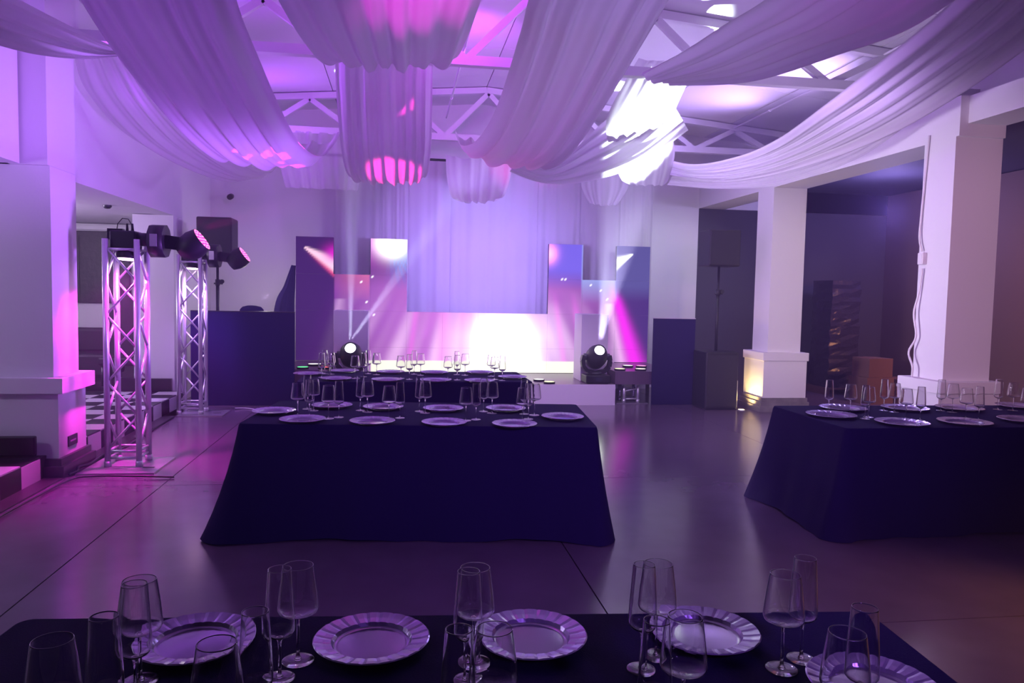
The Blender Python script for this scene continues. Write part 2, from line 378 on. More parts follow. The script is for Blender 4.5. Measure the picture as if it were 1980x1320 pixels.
# ------------------------------------------------------------------ hung cloth
def cr(pts, t):
    n = len(pts)-1; x = min(max(t*n, 0), n-1e-6); i = int(x); u = x-i
    p0, p1, p2, p3 = pts[max(i-1, 0)], pts[i], pts[i+1], pts[min(i+2, n)]
    return (p1*2 + (p2-p0)*u + (p0*2-p1*5+p2*4-p3)*u*u + (p1*3-p0-p2*3+p3)*u*u*u)*.5
def loft(left, right, nu=72, nv=60, amp=.03, folds=9, belly=.08, seed=0, grow=None, axis=(0, 0, 1)):
    """cloth between two edge curves, pleated along its length"""
    rnd = random.Random(seed); ph = [rnd.uniform(0, 6.28) for _ in range(8)]
    L = [Vector(p) for p in left]; Rr = [Vector(p) for p in right]
    grid = []
    for j in range(nv+1):
        s = j/nv; a, b = cr(L, s), cr(Rr, s); row = []
        for i in range(nu+1):
            u = i/nu
            warp = u + .025*math.sin(6.28*u*1.5+ph[0]+s*1.3)
            p = a.lerp(b, u)
            h = amp*(.75*math.sin(6.283*folds*warp+ph[1]+.5*math.sin(s*3+ph[2])) + .45*math.sin(6.283*folds*.47*warp+ph[3]+s*.8) + .3*math.sin(6.283*folds*2.1*warp+ph[4]-s*.6))
            if grow: h *= grow(s)
            row.append([p, h, -belly*(1-(2*u-1)**4)])
        grid.append(row)
    vs = []
    for j in range(nv+1):
        for i in range(nu+1):
            p, h, bl = grid[j][i]
            du = grid[j][min(i+1, nu)][0]-grid[j][max(i-1, 0)][0]; dv = grid[min(j+1, nv)][i][0]-grid[max(j-1, 0)][i][0]
            n = du.cross(dv)
            n = n.normalized() if n.length > 1e-9 else Vector(axis)
            if n.z > 0 and axis[2]: n = -n
            vs.append(p + n*h + Vector((0, 0, bl)))
    w_ = nu+1
    return MB().add(vs, [(j*w_+i, j*w_+i+1, (j+1)*w_+i+1, (j+1)*w_+i) for j in range(nv) for i in range(nu)], True)
def P(l): return [ony(*p) for p in l]
def swag(label, L, Rr, m=DRAPE, **k):
    o = loft(P(L), P(Rr), **k).build('ceiling_drape', m)
    return tag(o, label, 'drape', 'white cloth swags hung under the roof')
swag('small white swag hanging at the top left corner above the left pier',
     [(-190, -120, 5.2), (-60, -50, 5.4), (40, 2, 5.6), (135, 50, 5.9), (215, 88, 6.2), (250, 101, 6.4)],
     [(-250, -20, 4.8), (-120, 52, 4.9), (0, 92, 5.1), (85, 110, 5.4), (170, 114, 5.9), (252, 107, 6.4)], amp=.02, folds=4, belly=.0, seed=1)
swag('broad white swag left of centre with a pink lit hem',
     [(90, -130, 4.2), (165, 10, 4.8), (245, 125, 5.6), (330, 225, 6.4), (390, 280, 7.2), (425, 300, 7.9), (440, 285, 8.25), (455, 262, 8.4)],
     [(430, -130, 4.2), (460, 5, 4.8), (500, 108, 5.6), (546, 215, 6.4), (583, 280, 7.2), (622, 303, 7.85), (650, 275, 8.25), (657, 258, 8.4)], amp=.035, folds=5, belly=.10, seed=2)
swag('sheer white swag drooping along the left wall above the open alcove',
     [(140, 95, 7.3), (163, 175, 7.7), (240, 262, 8.3), (330, 312, 9.0), (415, 342, 9.6), (455, 335, 10.2), (480, 270, 11.6)],
     [(285, 95, 7.3), (350, 190, 7.9), (420, 270, 8.6), (480, 318, 9.2), (515, 330, 9.7), (535, 318, 10.3), (545, 262, 11.6)], SHEER, amp=.03, folds=5, belly=.04, seed=3)
swag('white centre swag nearest the camera with a ruffled lower edge',
     [(470, -150, 4.2), (545, 0, 4.9), (592, 75, 5.6), (626, 112, 6.2), (648, 108, 6.7), (655, 90, 7.9)],
     [(990, -150, 4.2), (930, 0, 4.9), (905, 70, 5.6), (884, 112, 6.2), (862, 112, 6.7), (842, 95, 7.9)], amp=.035, folds=7, belly=.07, seed=4)
swag('pleated white swag hanging straight down the middle with pink patches',
     [(650, 92, 8.05), (648, 130, 8.15), (652, 205, 8.55), (660, 290, 9.05), (672, 338, 9.5), (690, 335, 10.0), (705, 265, 11.8)],
     [(842, 95, 8.05), (837, 135, 8.15), (836, 205, 8.55), (834, 285, 9.05), (826, 340, 9.5), (815, 335, 10.0), (812, 268, 11.8)], amp=.028, folds=8, belly=.06, seed=5)
swag('big white swag right of centre sweeping down toward the middle',
     [(1075, -150, 4.2), (1024, 0, 4.8), (1006, 70, 5.2), (960, 213, 6.2), (922, 275, 6.9), (893, 286, 7.4), (882, 268, 7.7), (880, 255, 7.8)],
     [(1395, -150, 4.2), (1302, 0, 4.8), (1262, 68, 5.2), (1180, 200, 6.2), (1122, 282, 6.9), (1080, 306, 7.4), (1072, 285, 7.7), (1072, 275, 7.8)], amp=.04, folds=5, belly=.11, seed=6)
swag('shallow white swag behind the big right swag, rising to the right',
     [(1000, 305, 9.4), (1075, 312, 9.2), (1150, 250, 9.0), (1215, 190, 8.6), (1260, 125, 8.05)],
     [(985, 333, 9.6), (1055, 356, 9.5), (1140, 350, 9.3), (1235, 318, 9.1), (1330, 250, 8.8)], amp=.02, folds=4, belly=.0, seed=7)
swag('short white pelmet swag in front of the curtain, right of the centre',
     [(862, 298, 12.25), (864, 340, 12.0), (872, 378, 11.7), (885, 384, 11.3)],
     [(992, 300, 12.25), (986, 345, 12.0), (975, 378, 11.7), (962, 384, 11.3)], amp=.02, folds=5, belly=.06, seed=8)
swag('sheer white pelmet hanging left of the pleated middle swag',
     [(535, 250, 11.85), (540, 310, 11.8), (552, 362, 11.7)], [(700, 262, 11.85), (698, 320, 11.8), (692, 368, 11.7)], SHEER, amp=.02, folds=6, belly=.0, seed=9, axis=(0, 1, 0))
swag('small sheer pelmet below the bright white swag',
     [(1120, 318, 12.2), (1125, 360, 12.0), (1140, 392, 11.7)], [(1222, 322, 12.2), (1215, 362, 12.0), (1195, 394, 11.7)], SHEER, amp=.015, folds=4, belly=.03, seed=10, axis=(0, 1, 0))
swag('wide shallow white swag at the upper right crossing toward the bright swag',
     [(1640, -120, 4.4), (1482, 0, 5.1), (1400, 50, 5.5), (1325, 98, 5.9), (1240, 146, 6.5)],
     [(1990, -110, 4.4), (1790, 36, 5.1), (1640, 95, 5.6), (1460, 150, 6.2), (1300, 154, 6.6)], amp=.03, folds=4, belly=.03, seed=11)
swag('brightest white swag blazing in the white beam',
     [(1235, 112, 8.05), (1210, 155, 8.2), (1172, 235, 8.7), (1185, 305, 9.3), (1202, 348, 9.75), (1212, 352, 9.85)],
     [(1345, 112, 8.05), (1332, 155, 8.2), (1300, 235, 8.7), (1305, 300, 9.3), (1292, 350, 9.75), (1285, 354, 9.85)], amp=.011, folds=5, belly=.03, seed=12)
swag('long white swag sweeping in from the upper right corner over the beam',
     [(1990, -140, 4.4), (1813, 33, 5.4), (1660, 155, 6.5), (1590, 208, 7.1), (1500, 272, 7.8), (1420, 305, 8.5), (1325, 318, 9.4), (1240, 290, 10.6)],
     [(2230, -120, 4.4), (1980, 92, 5.4), (1800, 215, 6.4), (1680, 277, 7.0), (1575, 314, 7.6), (1480, 340, 8.2), (1380, 350, 9.0), (1265, 330, 10.4)], amp=.035, folds=5, belly=.02, seed=13)
swag('sheer white tail trailing below the long right swag',
     [(1760, 222, 6.7), (1640, 285, 7.4), (1520, 325, 8.1), (1400, 347, 8.8), (1300, 340, 9.6)],
     [(1765, 232, 6.75), (1660, 305, 7.45), (1520, 355, 8.2), (1395, 365, 9.0), (1290, 358, 9.8)], SHEER, amp=.012, folds=3, belly=.0, seed=14)

# backdrop curtain: hanging widths side by side on one rail
rail = MB().tube((-1.3, 12.72, 3.84), (4.6, 12.72, 3.84), .022, 10).build('curtain_rail', DARKM)
tag(rail, 'dark rail high on the back wall carrying the white curtains', 'rail')
edges = [-1.08, -.35, .12, .82, 1.55, 2.30, 3.05, 3.75, 4.35]
names = ['leftmost white curtain width beside the dark tall screen column', 'second white curtain width from the left end of the rail',
         'third white curtain width, left edge of the bright middle', 'fourth white curtain width, pale stripe in its pleats', 'middle white curtain width facing the hall',
         'sixth white curtain width, pinkish pleats', 'seventh white curtain width, behind the right screen corner', 'rightmost white curtain width on the rail']
for k in range(8):
    a, b = edges[k], edges[k+1]
    o = loft([(a+.003, 12.72, 3.817), (a+.003, 12.72, 2.2), (a+.003, 12.72, .01)], [(b-.003, 12.72, 3.817), (b-.003, 12.72, 2.2), (b-.003, 12.72, .01)],
             nu=60, nv=8, amp=.016, folds=(2.5, 3, 2.2, 2, 1.8, 2.6, 2.2, 3)[k], belly=0, seed=30+k, axis=(0, 1, 0)).build('curtain', CURT)
    tag(o, names[k], 'curtain', 'white backdrop curtain widths')

# ------------------------------------------------------------------ stage
DECK = mat('stage_grey', (.16, .10, .16), .3)
st = thing('stage_platform', 'low black topped stage with a white front below the video wall', 'stage', (1.05, 10.83, 0))
MB().box(-2.15, 2.15, .01, 1.54, .285, .31).build('deck', DECK, st)
MB().box(-2.15, 2.15, 0, .012, 0, .31).build('front_board', LILAC, st)
for q in (2.138, -2.15): MB().box(q, q+.012, .012, 1.54, 0, .284).build('side_board', DARKM, st)
for x0, x1, y0, lb in ((3.22, 4.20, 10.93, 'right raised wing of the stage standing on short truss legs'), (-1.64, -1.14, 10.97, 'left raised wing of the stage behind the booth board')):
    t = thing('stage_wing', lb, 'stage', ((x0+x1)/2, y0, 0), 0, 'raised wings of the stage')
    hw = (x1-x0)/2
    MB().box(-hw, hw, 0, 12.36-y0, .30, .5, bev=.004).build('deck', DECK, t)
    for x in (-hw+.05, hw-.05): MB().box(x-.025, x+.025, 1.2, 1.25, 0, .30).build('leg', DARKM, t)

def led_colour(X, Z):
    import math as m
    def lin(c): return tuple(((v/255+.055)/1.055)**2.4 if v > 10 else v/3294 for v in c)
    def mixc(a, b, t): t = min(1, max(0, t)); return tuple(p+(q-p)*t for p, q in zip(a, b))
    c = lin((62, 30, 100))
    d = abs(X-1.25)
    # violet-pink wash fanning out from above the middle
    ang = (X-1.28)/(4.2-Z)
    fan = .5+.5*m.sin(ang*31+.7)+.25*m.sin(ang*67+2)
    pink = lin((200, 112, 225)); pale = lin((246, 196, 255)); mag = lin((238, 40, 240))
    c = mixc(c, pink, 1.15-d/2.6-max(0, Z-1.7)*.9)
    low = min(1, max(0, (1.75-Z)/1.0))
    c = mixc(c, pale, fan*low*(1.1-d/2.4)*.9)
    for sx, col_, a_ in ((1, mag, 1.), (-1, lin((120, 44, 165)), .5)):
        if sx*(X-1.28) > 2.34: c = mixc(c, lin((66, 40, 118)), .9)
        xc = 1.28+sx*(2.29+.33*(1.78-Z)); wd = .07+.075*(1.9-Z)
        inner = max(0, 1-abs(X-(xc-sx*wd*1.3))/(wd*1.2))
        c = mixc(c, pale, inner*(Z < 1.5)*.8*a_)
        c = mixc(c, col_, a_*m.exp(-((X-xc)/wd)**2)*min(1, max(0, (2.0-Z)*2.5)))
    # magenta streaks left of the middle
    for xs_, ws_ in ((.25, .05), (.72, .09), (1.02, .04), (2.62, .05), (2.95, .06)):
        c = mixc(c, lin((232, 105, 235)), .6*m.exp(-((X-xs_-(1.3-Z)*(xs_-1.28)*.12)/ws_)**2)*(1 if Z < 1.31 else max(0, 1-(Z-1.31)*2.5)))
    # white-hot middle low down
    g = m.exp(-((X-1.75)/.62)**2)*min(1, max(0, (1.55-Z)*1.6))
    c = tuple(v+1.6*g for v in c)
    if Z < .5 and -.46 < X < 3.1: c = mixc(c, (1.0, 1.0, .85), .85)
    # upper colours by side
    if Z > 1.5:
        if -1.07 < X < -.49: c = mixc(c, lin((225, 110, 165)), min(1, (Z-1.45)*1.6)*(X+1.25)*1.3)
        if -.49 < X < .12:
            c = mixc(c, lin((215, 70, 225)), max(0, (Z-1.95)*1.9)*(.1-X)*1.6)
            a2 = m.atan2(X+.17, 2.42-Z); s_ = .5+.5*m.sin(a2*38)
            if Z < 2.3: c = mixc(c, lin((92, 120, 225)), max(0, min(1, (a2+.2)*2.2))*min(1, max(0, (Z-1.65)*2.2))*(.35+.6*s_))
            b_ = m.exp(-(((X+.14)/.22)**2+((Z-2.42)/.2)**2)); c = tuple(v+3.2*b_ for v in c)
        if 2.43 < X < 3.05:
            c = mixc(c, lin((112, 92, 225)), min(1, max(0, (Z-1.72)*3)))
            b_ = m.exp(-(((X-2.44)/.13)**2+((Z-2.32)/.15)**2)); c = tuple(v+2*b_*q for v, q in zip(c, (1, .25, .75)))
        if 3.03 < X < 3.63: c = mixc(c, lin((150, 160, 235)), min(1, max(0, (Z-1.5)*2.2)))
    if X < -1.07:
        c = mixc(c, lin((58, 26, 92)), .85)
        t = (X+1.52)/.45
        if 0 < t < 1.05:
            zc = 2.31-.27*t; h = .02+.12*t
            k = m.exp(-((Z-zc)/h)**4); c = mixc(c, lin((255, 205, 240)), k); c = mixc(c, lin((235, 20, 120)), .8*m.exp(-((Z-zc+h)/.04)**2)*t)
        c = mixc(c, lin((225, 30, 210)), .9*m.exp(-(((X+1.05)/.16)**2+((Z-2.22)/.13)**2)))
    if X > 3.62:
        c = mixc(c, lin((84, 80, 150)), .85*min(1, max(0, (Z-1.55)*4)))
        t = (3.90-X)/.28
        if 0 < t < 1.05:
            zc = 2.35-.17*t; h = .008+.10*t; c = mixc(c, (1.4, 1.4, 1.5), m.exp(-((Z-zc)/h)**4))
    return c
LED = bpy.data.materials.new('video_screen'); LED.use_nodes = True
nt = LED.node_tree; nt.nodes.remove(nt.nodes['Principled BSDF'])
at_ = nt.nodes.new('ShaderNodeAttribute'); at_.attribute_name = 'picture'
em = nt.nodes.new('ShaderNodeEmission'); em.inputs[1].default_value = 1.25
nt.links.new(at_.outputs['Color'], em.inputs[0]); nt.links.new(em.outputs[0], nt.nodes['Material Output'].inputs[0])
vw = thing('video_wall', 'stepped LED video wall showing pink and white light beams behind the stage', 'screen', (1.28, 12.42, .5))
PW, NG = .587, 20
cols = [4, 3, 4, 2, 2, 2, 2, 4, 3, 4]
sparks = [(-1.02+random.random()*.9, 1.2+random.random()*.7) for _ in range(9)] + [(2.5+random.random()*1.0, 1.55+random.random()*.6) for _ in range(14)]
for ci, nr in enumerate(cols):
    for ri in range(nr):
        x0 = -1.66+ci*PW; z0 = .137+ri*PW
        zlo = max(z0, .315 if 0 < ci < 9 else .505)
        vs, fs, cl = [], [], []
        for j in range(NG+1):
            for i in range(NG+1):
                x = x0+.0006+(PW-.0012)*i/NG; z = zlo+.0006+(z0+PW-zlo-.0012)*j/NG
                vs.append((x-1.28, -.02, z-.5)); c = led_colour(x, z)
                for sx_, sz_ in sparks:
                    if (x-sx_)**2+(z-sz_)**2 < .008**2: c = (1.2, 1.1, 1.3)
                cl.append(c)
        fs = [(j*(NG+1)+i, j*(NG+1)+i+1, (j+1)*(NG+1)+i+1, (j+1)*(NG+1)+i) for j in range(NG) for i in range(NG)]
        mb = MB().add(vs, fs, True, 0); mb.box(x0+.002-1.28, x0+PW-.002-1.28, -.018, .07, zlo-.498, z0+PW-.502, 1)
        o = mb.build('screen_panel', [LED, BLACK], vw)
        ca = o.data.color_attributes.new('picture', 'FLOAT_COLOR', 'POINT')
        for i, c in enumerate(cl): ca.data[i].color = (*c, 1)

def box_thing(name, label, cat, x0, x1, y0, y1, z0, z1, m, bev=.006, group=None):
    o = MB().box(x0-(x0+x1)/2, x1-(x0+x1)/2, y0-(y0+y1)/2, y1-(y0+y1)/2, 0, z1-z0, bev=bev).build(name, m, None, ((x0+x1)/2, (y0+y1)/2, z0))
    return tag(o, label, cat, group)
box_thing('plinth', 'tall white plinth behind the right moving head light on stage', 'plinth', 2.765, 3.19, 11.27, 11.75, .31, 1.345, LILAC)
box_thing('plinth', 'tall white plinth behind the left moving head light on stage', 'plinth', -.97, -.47, 11.27, 11.75, .31, 1.345, LILAC)

def floor_mover(x, y, z, label, lean):
    t = thing('moving_head_light', label, 'stage light', (x, y, z), 0, 'moving head lights by the stage')
    MB().box(-.19, .19, -.16, .16, .012, .13, bev=.012).box(-.16, .16, -.13, .13, 0, .02).build('base', BLACK, t)
    disp = MB().box(-.05, .05, -.166, -.158, .045, .095).build('display', mat('display', (.05, .05, .08), .2), t)
    yk = MB()
    pts = [(-.20, 0, .42), (-.215, 0, .34), (-.2, 0, .25), (-.14, 0, .185), (0, 0, .155), (.14, 0, .185), (.2, 0, .25), (.215, 0, .34), (.20, 0, .42)]
    for p, q in zip(pts, pts[1:]): yk.beam(p, q, .10, .055)
    yk.tube((0, 0, .12), (0, 0, .17), .09, 16).build('yoke', BLACK, t)
    h = bpy.data.objects.new('lamp_head', MB().lathe([(.0, -.2), (.10, -.19), (.15, -.12), (.165, 0), (.15, .10), (.105, .20), (.082, .215)], 24).mesh('lamp_head', BLACK))
    C.objects.link(h); h.parent = t; h.location = (0, 0, .40); h.rotation_euler = lean
    MB().lathe([(0, .207), (.074, .207)], 24).build('lens', LAMPWHITE, h)
    for q in (-1, 1): MB().tube((.20*q, 0, .40), (.14*q, 0, .40), .05, 12).build('pivot', DARKM, t)
    return t
floor_mover(2.95, 11.04, .31, 'right moving head light on the white-fronted stage, beam straight up', (math.radians(58), 0, 0))
floor_mover(-.70, 11.04, .31, 'left moving head light behind the far table, beam up', (math.radians(58), 0, 0))

# small round deck lights
pucks = [(606, 703, 'white', 0), (624, 711.5, 'red', 0), (584, 710, 'green', 0), (1214, 706, 'white', 0), (1240, 706.5, 'pink', 0), (1214, 718, 'yellow', 0), (1242, 713.5, 'cream', 0)]
pc = {'white': (1, .95, 1), 'red': (1, .15, .18), 'green': (.15, .9, .35), 'orange': (1, .35, .2), 'pink': (1, .3, .7), 'yellow': (1, 1, .6), 'cream': (1, .95, .8), 'lilac': (1, .7, 1)}
pm = {k: emitter('deck_light_'+k, v, 1.6) for k, v in pc.items()}
for px, py, cn, Y in pucks:
    p = onz(px, py, .53)
    t = thing('deck_light', 'round %s deck light lying on the %s end of the stage' % (cn, 'left' if px < 900 else 'right'), 'stage light', (min(max(p.x, -1.54), 4.1) if px < 900 else max(3.33, p.x), max(11.06, p.y), .5), 0, 'round deck lights on the stage')
    MB().lathe([(.085, 0), (.09, .02), (.08, .028)], 20, capb=True).build('housing', BLACK, t)
    MB().lathe([(0, .030), (.078, .029)], 20).build('lens', pm[cn], t)
for px, py, cn in ((1042, 734, 'white'), (1066, 741, 'yellow')):
    p = onz(px, py, .33)
    t = thing('deck_light', 'round %s deck light near the front of the white-fronted stage' % cn, 'stage light', (p.x, max(10.95, p.y), .31), 0, 'round deck lights on the stage')
    MB().lathe([(.085, 0), (.09, .02), (.08, .028)], 20, capb=True).build('housing', BLACK, t)
    MB().lathe([(0, .030), (.078, .029)], 20).build('lens', pm[cn], t)

# aluminium box trusses
def truss(label, x, y, h, plate, sect=.265, group='aluminium box truss uprights', z=0.012):
    t = thing('box_truss', label, 'truss', (x, y, 0), 0, group)
    MB().box(*plate, 0, .012).build('base_plate', mat('raw_steel_plate', (.5, .48, .52), .35, .7), t)
    MB().box(plate[1]-.16, plate[1]-.06, plate[2]+.20, plate[2]+.23, .0121, .0135).build('hand_slot', BLACK, t)
    s2 = sect/2
    lm = MB().tube((0, 0, z), (0, 0, h), .0255, 14).mesh('leg', ALU)
    sp = MB().tube((0, 0, z), (0, 0, z+.05), .031, 10).mesh('coupler', ALU)
    for sx in (-s2, s2):
        for sy in (-s2, s2):
            inst('leg', lm, t, (sx, sy, 0)); inst('coupler', sp, t, (sx, sy, 0))
    n = max(1, round((h-.24)/.31)); st_ = (h-.24)/n if h > 1 else .08
    faces = [((-s2, -s2), (s2, -s2)), ((s2, -s2), (s2, s2)), ((s2, s2), (-s2, s2)), ((-s2, s2), (-s2, -s2))]
    for a, b in faces:
        d = (Vector(b)-Vector(a)).normalized()*.02
        for zz in ((.09, .15, h-.09) if h > 1 else (.07,)):
            MB().tube((a[0]+d.x, a[1]+d.y, zz), (b[0]-d.x, b[1]-d.y, zz), .0115, 8).build('rung', ALU, t)
        for k in range(n):
            z0 = .17+k*st_+.02; z1 = .17+(k+1)*st_-.02
            p, q = (a, b) if k % 2 == 0 else (b, a)
            e = d if k % 2 == 0 else -d
            MB().tube((p[0]+e.x, p[1]+e.y, z0), (q[0]-e.x, q[1]-e.y, z1), .0115, 8).build('brace', ALU, t)
    return t
truss('left box truss upright glowing pink inside, beside the left pier', -2.455, 7.25, 2.05, (-.30, .34, -.40, .25))
truss('farther box truss upright standing in front of the black booth', -2.655, 10.17, 2.05, (-.33, .42, -.25, .25))
truss('short box truss stub carrying the right wing of the stage', 3.50, 11.12, .27, (-.24, .26, -.16, .16), .22)

def truss_mover(x, y, z, label):
    t = thing('wash_light', label, 'stage light', (x, y, z), 0, 'LED wash lights on the trusses')
    MB().box(-.105, .105, -.105, .105, .0, .155, bev=.012).build('base', BLACK, t)
    MB().box(-.15, -.135, -.03, .03, .08, .175).box(-.1349, -.02, -.03, .03, .156, .175).build('carry_handle', BLACK, t)
    MB().tube((.10, 0, .085), (.215, 0, .085), .06, 20).tube((.215, 0, .075), (.345, 0, .075), .15, 10).build('yoke_hub', BLACK, t)
    MB().box(.245, .305, -.153, -.146, .02, .13).build('sticker', mat('silver_sticker', (.8, .82, .8), .15, .6), t)
    MB().beam((.345, .0, .07), (.50, 0, .05), .10, .12).build('yoke_arm', BLACK, t)
    h = bpy.data.objects.new('lamp_head', MB().lathe([(0, -.15), (.09, -.14), (.12, -.07), (.13, .0), (.112, .085)], 22).mesh('lamp_head', BLACK))
    C.objects.link(h); h.parent = t; h.location = (.585, 0, .055)
    h.rotation_euler = Vector((.82, -.06, .57)).to_track_quat('Z', 'Y').to_euler()
    MB().lathe([(0, .084), (.108, .084)], 22).build('lens', LAMPPINK, h)
    cell = MB().lathe([(.0, .004), (.010, 0)], 8).mesh('led_cell', LAMPCELL)
    for r, n in ((.0, 1), (.036, 6), (.072, 12), (.098, 16)):
        for k in range(n):
            inst('led_cell', cell, h, (r*math.cos(2*PI*k/n), r*math.sin(2*PI*k/n), .085))
    return t
m1 = truss_mover(-2.455, 7.25, 1.972, 'LED wash light on top of the pink lit left truss')
m2 = truss_mover(-2.655, 10.17, 1.972, 'LED wash light on top of the farther truss by the booth')
MB().path([(-.08, 0, .155), (-.07, 0, .22), (-.03, 0, .27), (.02, 0, .265), (.045, 0, .22), (.05, 0, .15)], .004).build('power_lead', BLACK, m1)
for px_ in (.01, .055): MB().tube((px_, 0, .15), (px_, 0, .225), .014, 8, .008).build('plug', BLACK, m1)
for (px, py, Y), an, en in (((560, 280, 7.2), 13, 300), ((485, 272, 7.15), 10, 300), ((612, 280, 8.2), 6, 300), ((765, 190, 8.5), 8, 700)):
    lamp('truss_wash', 'SPOT', (-1.85, 6.88, 2.10), ony(px, py, Y), en, (1, .03, .5), .02, an, .25)
lamp('truss_wash', 'SPOT', (-1.80, 7.15, 2.16), (-.08, 9.35, 3.0), 1500, (1, .03, .42), .03, 13, .5)
for x, y, e, lb in ((-2.455, 7.25, 420, 'flat LED can hung inside the top of the left truss shining down'), (-2.655, 10.17, 150, 'flat LED can hung inside the top of the farther truss')):
    t = thing('par_can', lb, 'stage light', (x, y, 1.875), 0, 'LED cans inside the trusses'); t.rotation_euler = (math.radians(-7), 0, 0)
    MB().lathe([(.0, .07), (.085, .065), (.093, .05), (.093, 0)], 20).tube((0, 0, .06), (0, 0, .085), .02, 8).build('body', BLACK, t)
    MB().lathe([(0, .004), (.088, .002)], 20).build('lens', LAMPHOT, t)
    lamp('truss_glow', 'SPOT', (x, y, 1.86), (x, y, 0), e, (1, .015, .8) if e > 300 else (.5, .2, 1), .06, 125, 1)

# loudspeakers
def speaker_pole(label, x, y, sub=True, z0=0):
    t = thing('loudspeaker', label, 'loudspeaker', (x, y, 0), 0, 'black loudspeakers on poles')
    MB().box(-.24, .24, -.2, .22, 2.10, 2.63, bev=.02).build('cabinet', BLACK, t)
    MB().box(-.22, .22, -.212, -.2, 2.13, 2.60).build('grille', GRILLE, t)
    MB().tube((0, 0, .85), (0, 0, 2.10), .018, 12).tube((0, 0, .85), (0, 0, 1.72), .024, 12).build('pole', BLACK, t)
    MB().tube((-.05, 0, 1.70), (.07, 0, 1.70), .012, 8).tube((0, 0, 1.67), (0, 0, 1.76), .032, 12).tube((.06, -.02, 1.73), (.06, .02, 1.73), .03, 12).build('clamp', BLACK, t)
    s = thing('subwoofer', label.replace('loudspeaker', 'subwoofer').replace('on a pole', 'box carrying the pole'), 'loudspeaker', (x, y, 0), 0, 'black subwoofer boxes')
    MB().box(-.25, .25, -.25, .25, 0, .85, bev=.02).build('cabinet', BLACK, s)
    MB().box(-.23, .23, -.262, -.25, .05, .80).build('grille', GRILLE, s)
speaker_pole('black loudspeaker on a pole behind the booth at left', -2.60, 11.3)
speaker_pole('black loudspeaker on a pole right of the stage', 4.66, 10.59)

# black boards either side of the stage
for x0, x1, lb in ((-2.86, -1.47, 'waist-high black booth board left of the stage'), (3.78, 4.44, 'waist-high black board right of the stage')):
    t = thing('booth_board', lb, 'board', ((x0+x1)/2, 10.88, 0), 0, 'black boards beside the stage')
    hw = (x1-x0)/2
    MB().box(-hw, hw, -.02, .02, 0, 1.31, bev=.004).build('face', BLACKC, t)
    MB().box(-hw, hw, -.022, .04, 1.31, 1.322).build('top_ledge', BLACK if x0 < 0 else LILAC, t)
o = loft([(-1.70, 12.3, 2.02), (-1.80, 12.2, 1.7), (-1.92, 12.0, 1.3), (-1.98, 11.9, .01)], [(-1.67, 12.45, 2.02), (-1.67, 12.42, 1.7), (-1.68, 12.4, 1.3), (-1.68, 12.4, .01)], nu=24, nv=20, amp=.012, folds=3, belly=0, seed=50, axis=(0, 1, 0)).build('black_drape', BLACKC)
tag(o, 'black cloth slanting down from the left edge of the video wall', 'drape')
o = MB().lathe([(.17, 0), (.165, .06), (.13, .12), (.06, .15), (0, .155)], 20).build('bundle', BLACKC, None, (-2.12, 11.25, 1.30)); o.scale = (1, .8, .62)
tag(o, 'dark rounded bundle showing over the booth board', 'bag')
bx = box_thing('equipment_rack', 'black equipment rack behind the booth board holding the bundle', 'rack', -2.14, -1.86, 11.1, 11.4, 0, 1.29, BLACK)

# ------------------------------------------------------------------ alcove contents
t = thing('wall_relief', 'dark carved square wall panel in the alcove behind the left truss', 'panel', (-4.72, 12.84, 1.93))
MB().box(-.42, .42, 0, .05, -.57, .57, bev=.01).build('board', PICT, t)
MB().tube((.13, -.02, .18), (.13, .0, .18), .17, 24).tube((.13, -.035, .18), (.13, -.02, .18), .06, 20).build('rosette', PICT, t)
MB().box(-.36, -.33, -.012, 0, -.5, .5).build('moulding', PICT, t)
t = thing('sofa', 'dark low sofa in the alcove between pier and truss', 'sofa', (-4.75, 12.2, .2))
MB().box(-.7, .45, -.35, .4, .08, .42, bev=.04).build('seat', SOFA, t)
MB().box(-.7, .45, .25, .45, .4, .78, bev=.05).build('backrest', SOFA, t)
MB().box(-.66, .4, -.3, .38, 0, .08).build('base', BLACK, t)
t = thing('tub_chair', 'dark round-backed chair beside the alcove end wall', 'chair', (-3.95, 11.8, .2))
mb = MB(); ns = 20
vs = []
for k in range(ns+1):
    a = PI*k/ns; 
    for r_, y_ in ((.30, -.02), (.30, .08), (.0, .08), (.0, -.02)): vs.append((r_*math.cos(a), y_, .95+r_*math.sin(a)))
mb.add(vs, [(k*4+q, k*4+(q+1) % 4, (k+1)*4+(q+1) % 4, (k+1)*4+q) for k in range(ns) for q in range(4)])
mb.box(-.30, .30, -.02, .08, .35, .95).build('backrest', SOFA, t)
MB().box(-.30, .30, -.45, 0, .3, .42, bev=.03).build('seat', SOFA, t)
cl = MB().tube((0, 0, 0), (0, 0, .3), .02, 8).mesh('leg', DARKM)
for x in (-.25, .25):
    for y in (-.4, .0): inst('leg', cl, t, (x, y, 0))
t = thing('smoke_detector', 'small dark smoke detector on the alcove ceiling', 'detector', (-3.6, 10.0, 2.6))
MB().lathe([(.05, .03), (.05, .01), (.03, -.012), (0, -.014)], 16).build('body', DARKM, t)
t = thing('security_camera', 'small dark security camera high on the back wall at left', 'camera', (-2.76, 12.99, 3.14))
MB().tube((0, 0, .02), (0, -.07, .02), .012, 8).build('bracket', WCABLE, t)
MB().tube((0, -.04, 0), (0, -.16, -.03), .045, 14).build('body', BLACK, t)
t = thing('wall_sign', 'small dark notice plate low on the left pier', 'sign', (-2.858, 7.06, .27))
MB().box(-.002, .008, -.09, .09, -.045, .045).build('plate', mat('sign_plate', (.02, .012, .03), .4), t)
MB().box(.008, .0085, -.055, .055, -.008, .006).build('lettering', mat('sign_letters', (.35, .25, .4), .5), t)

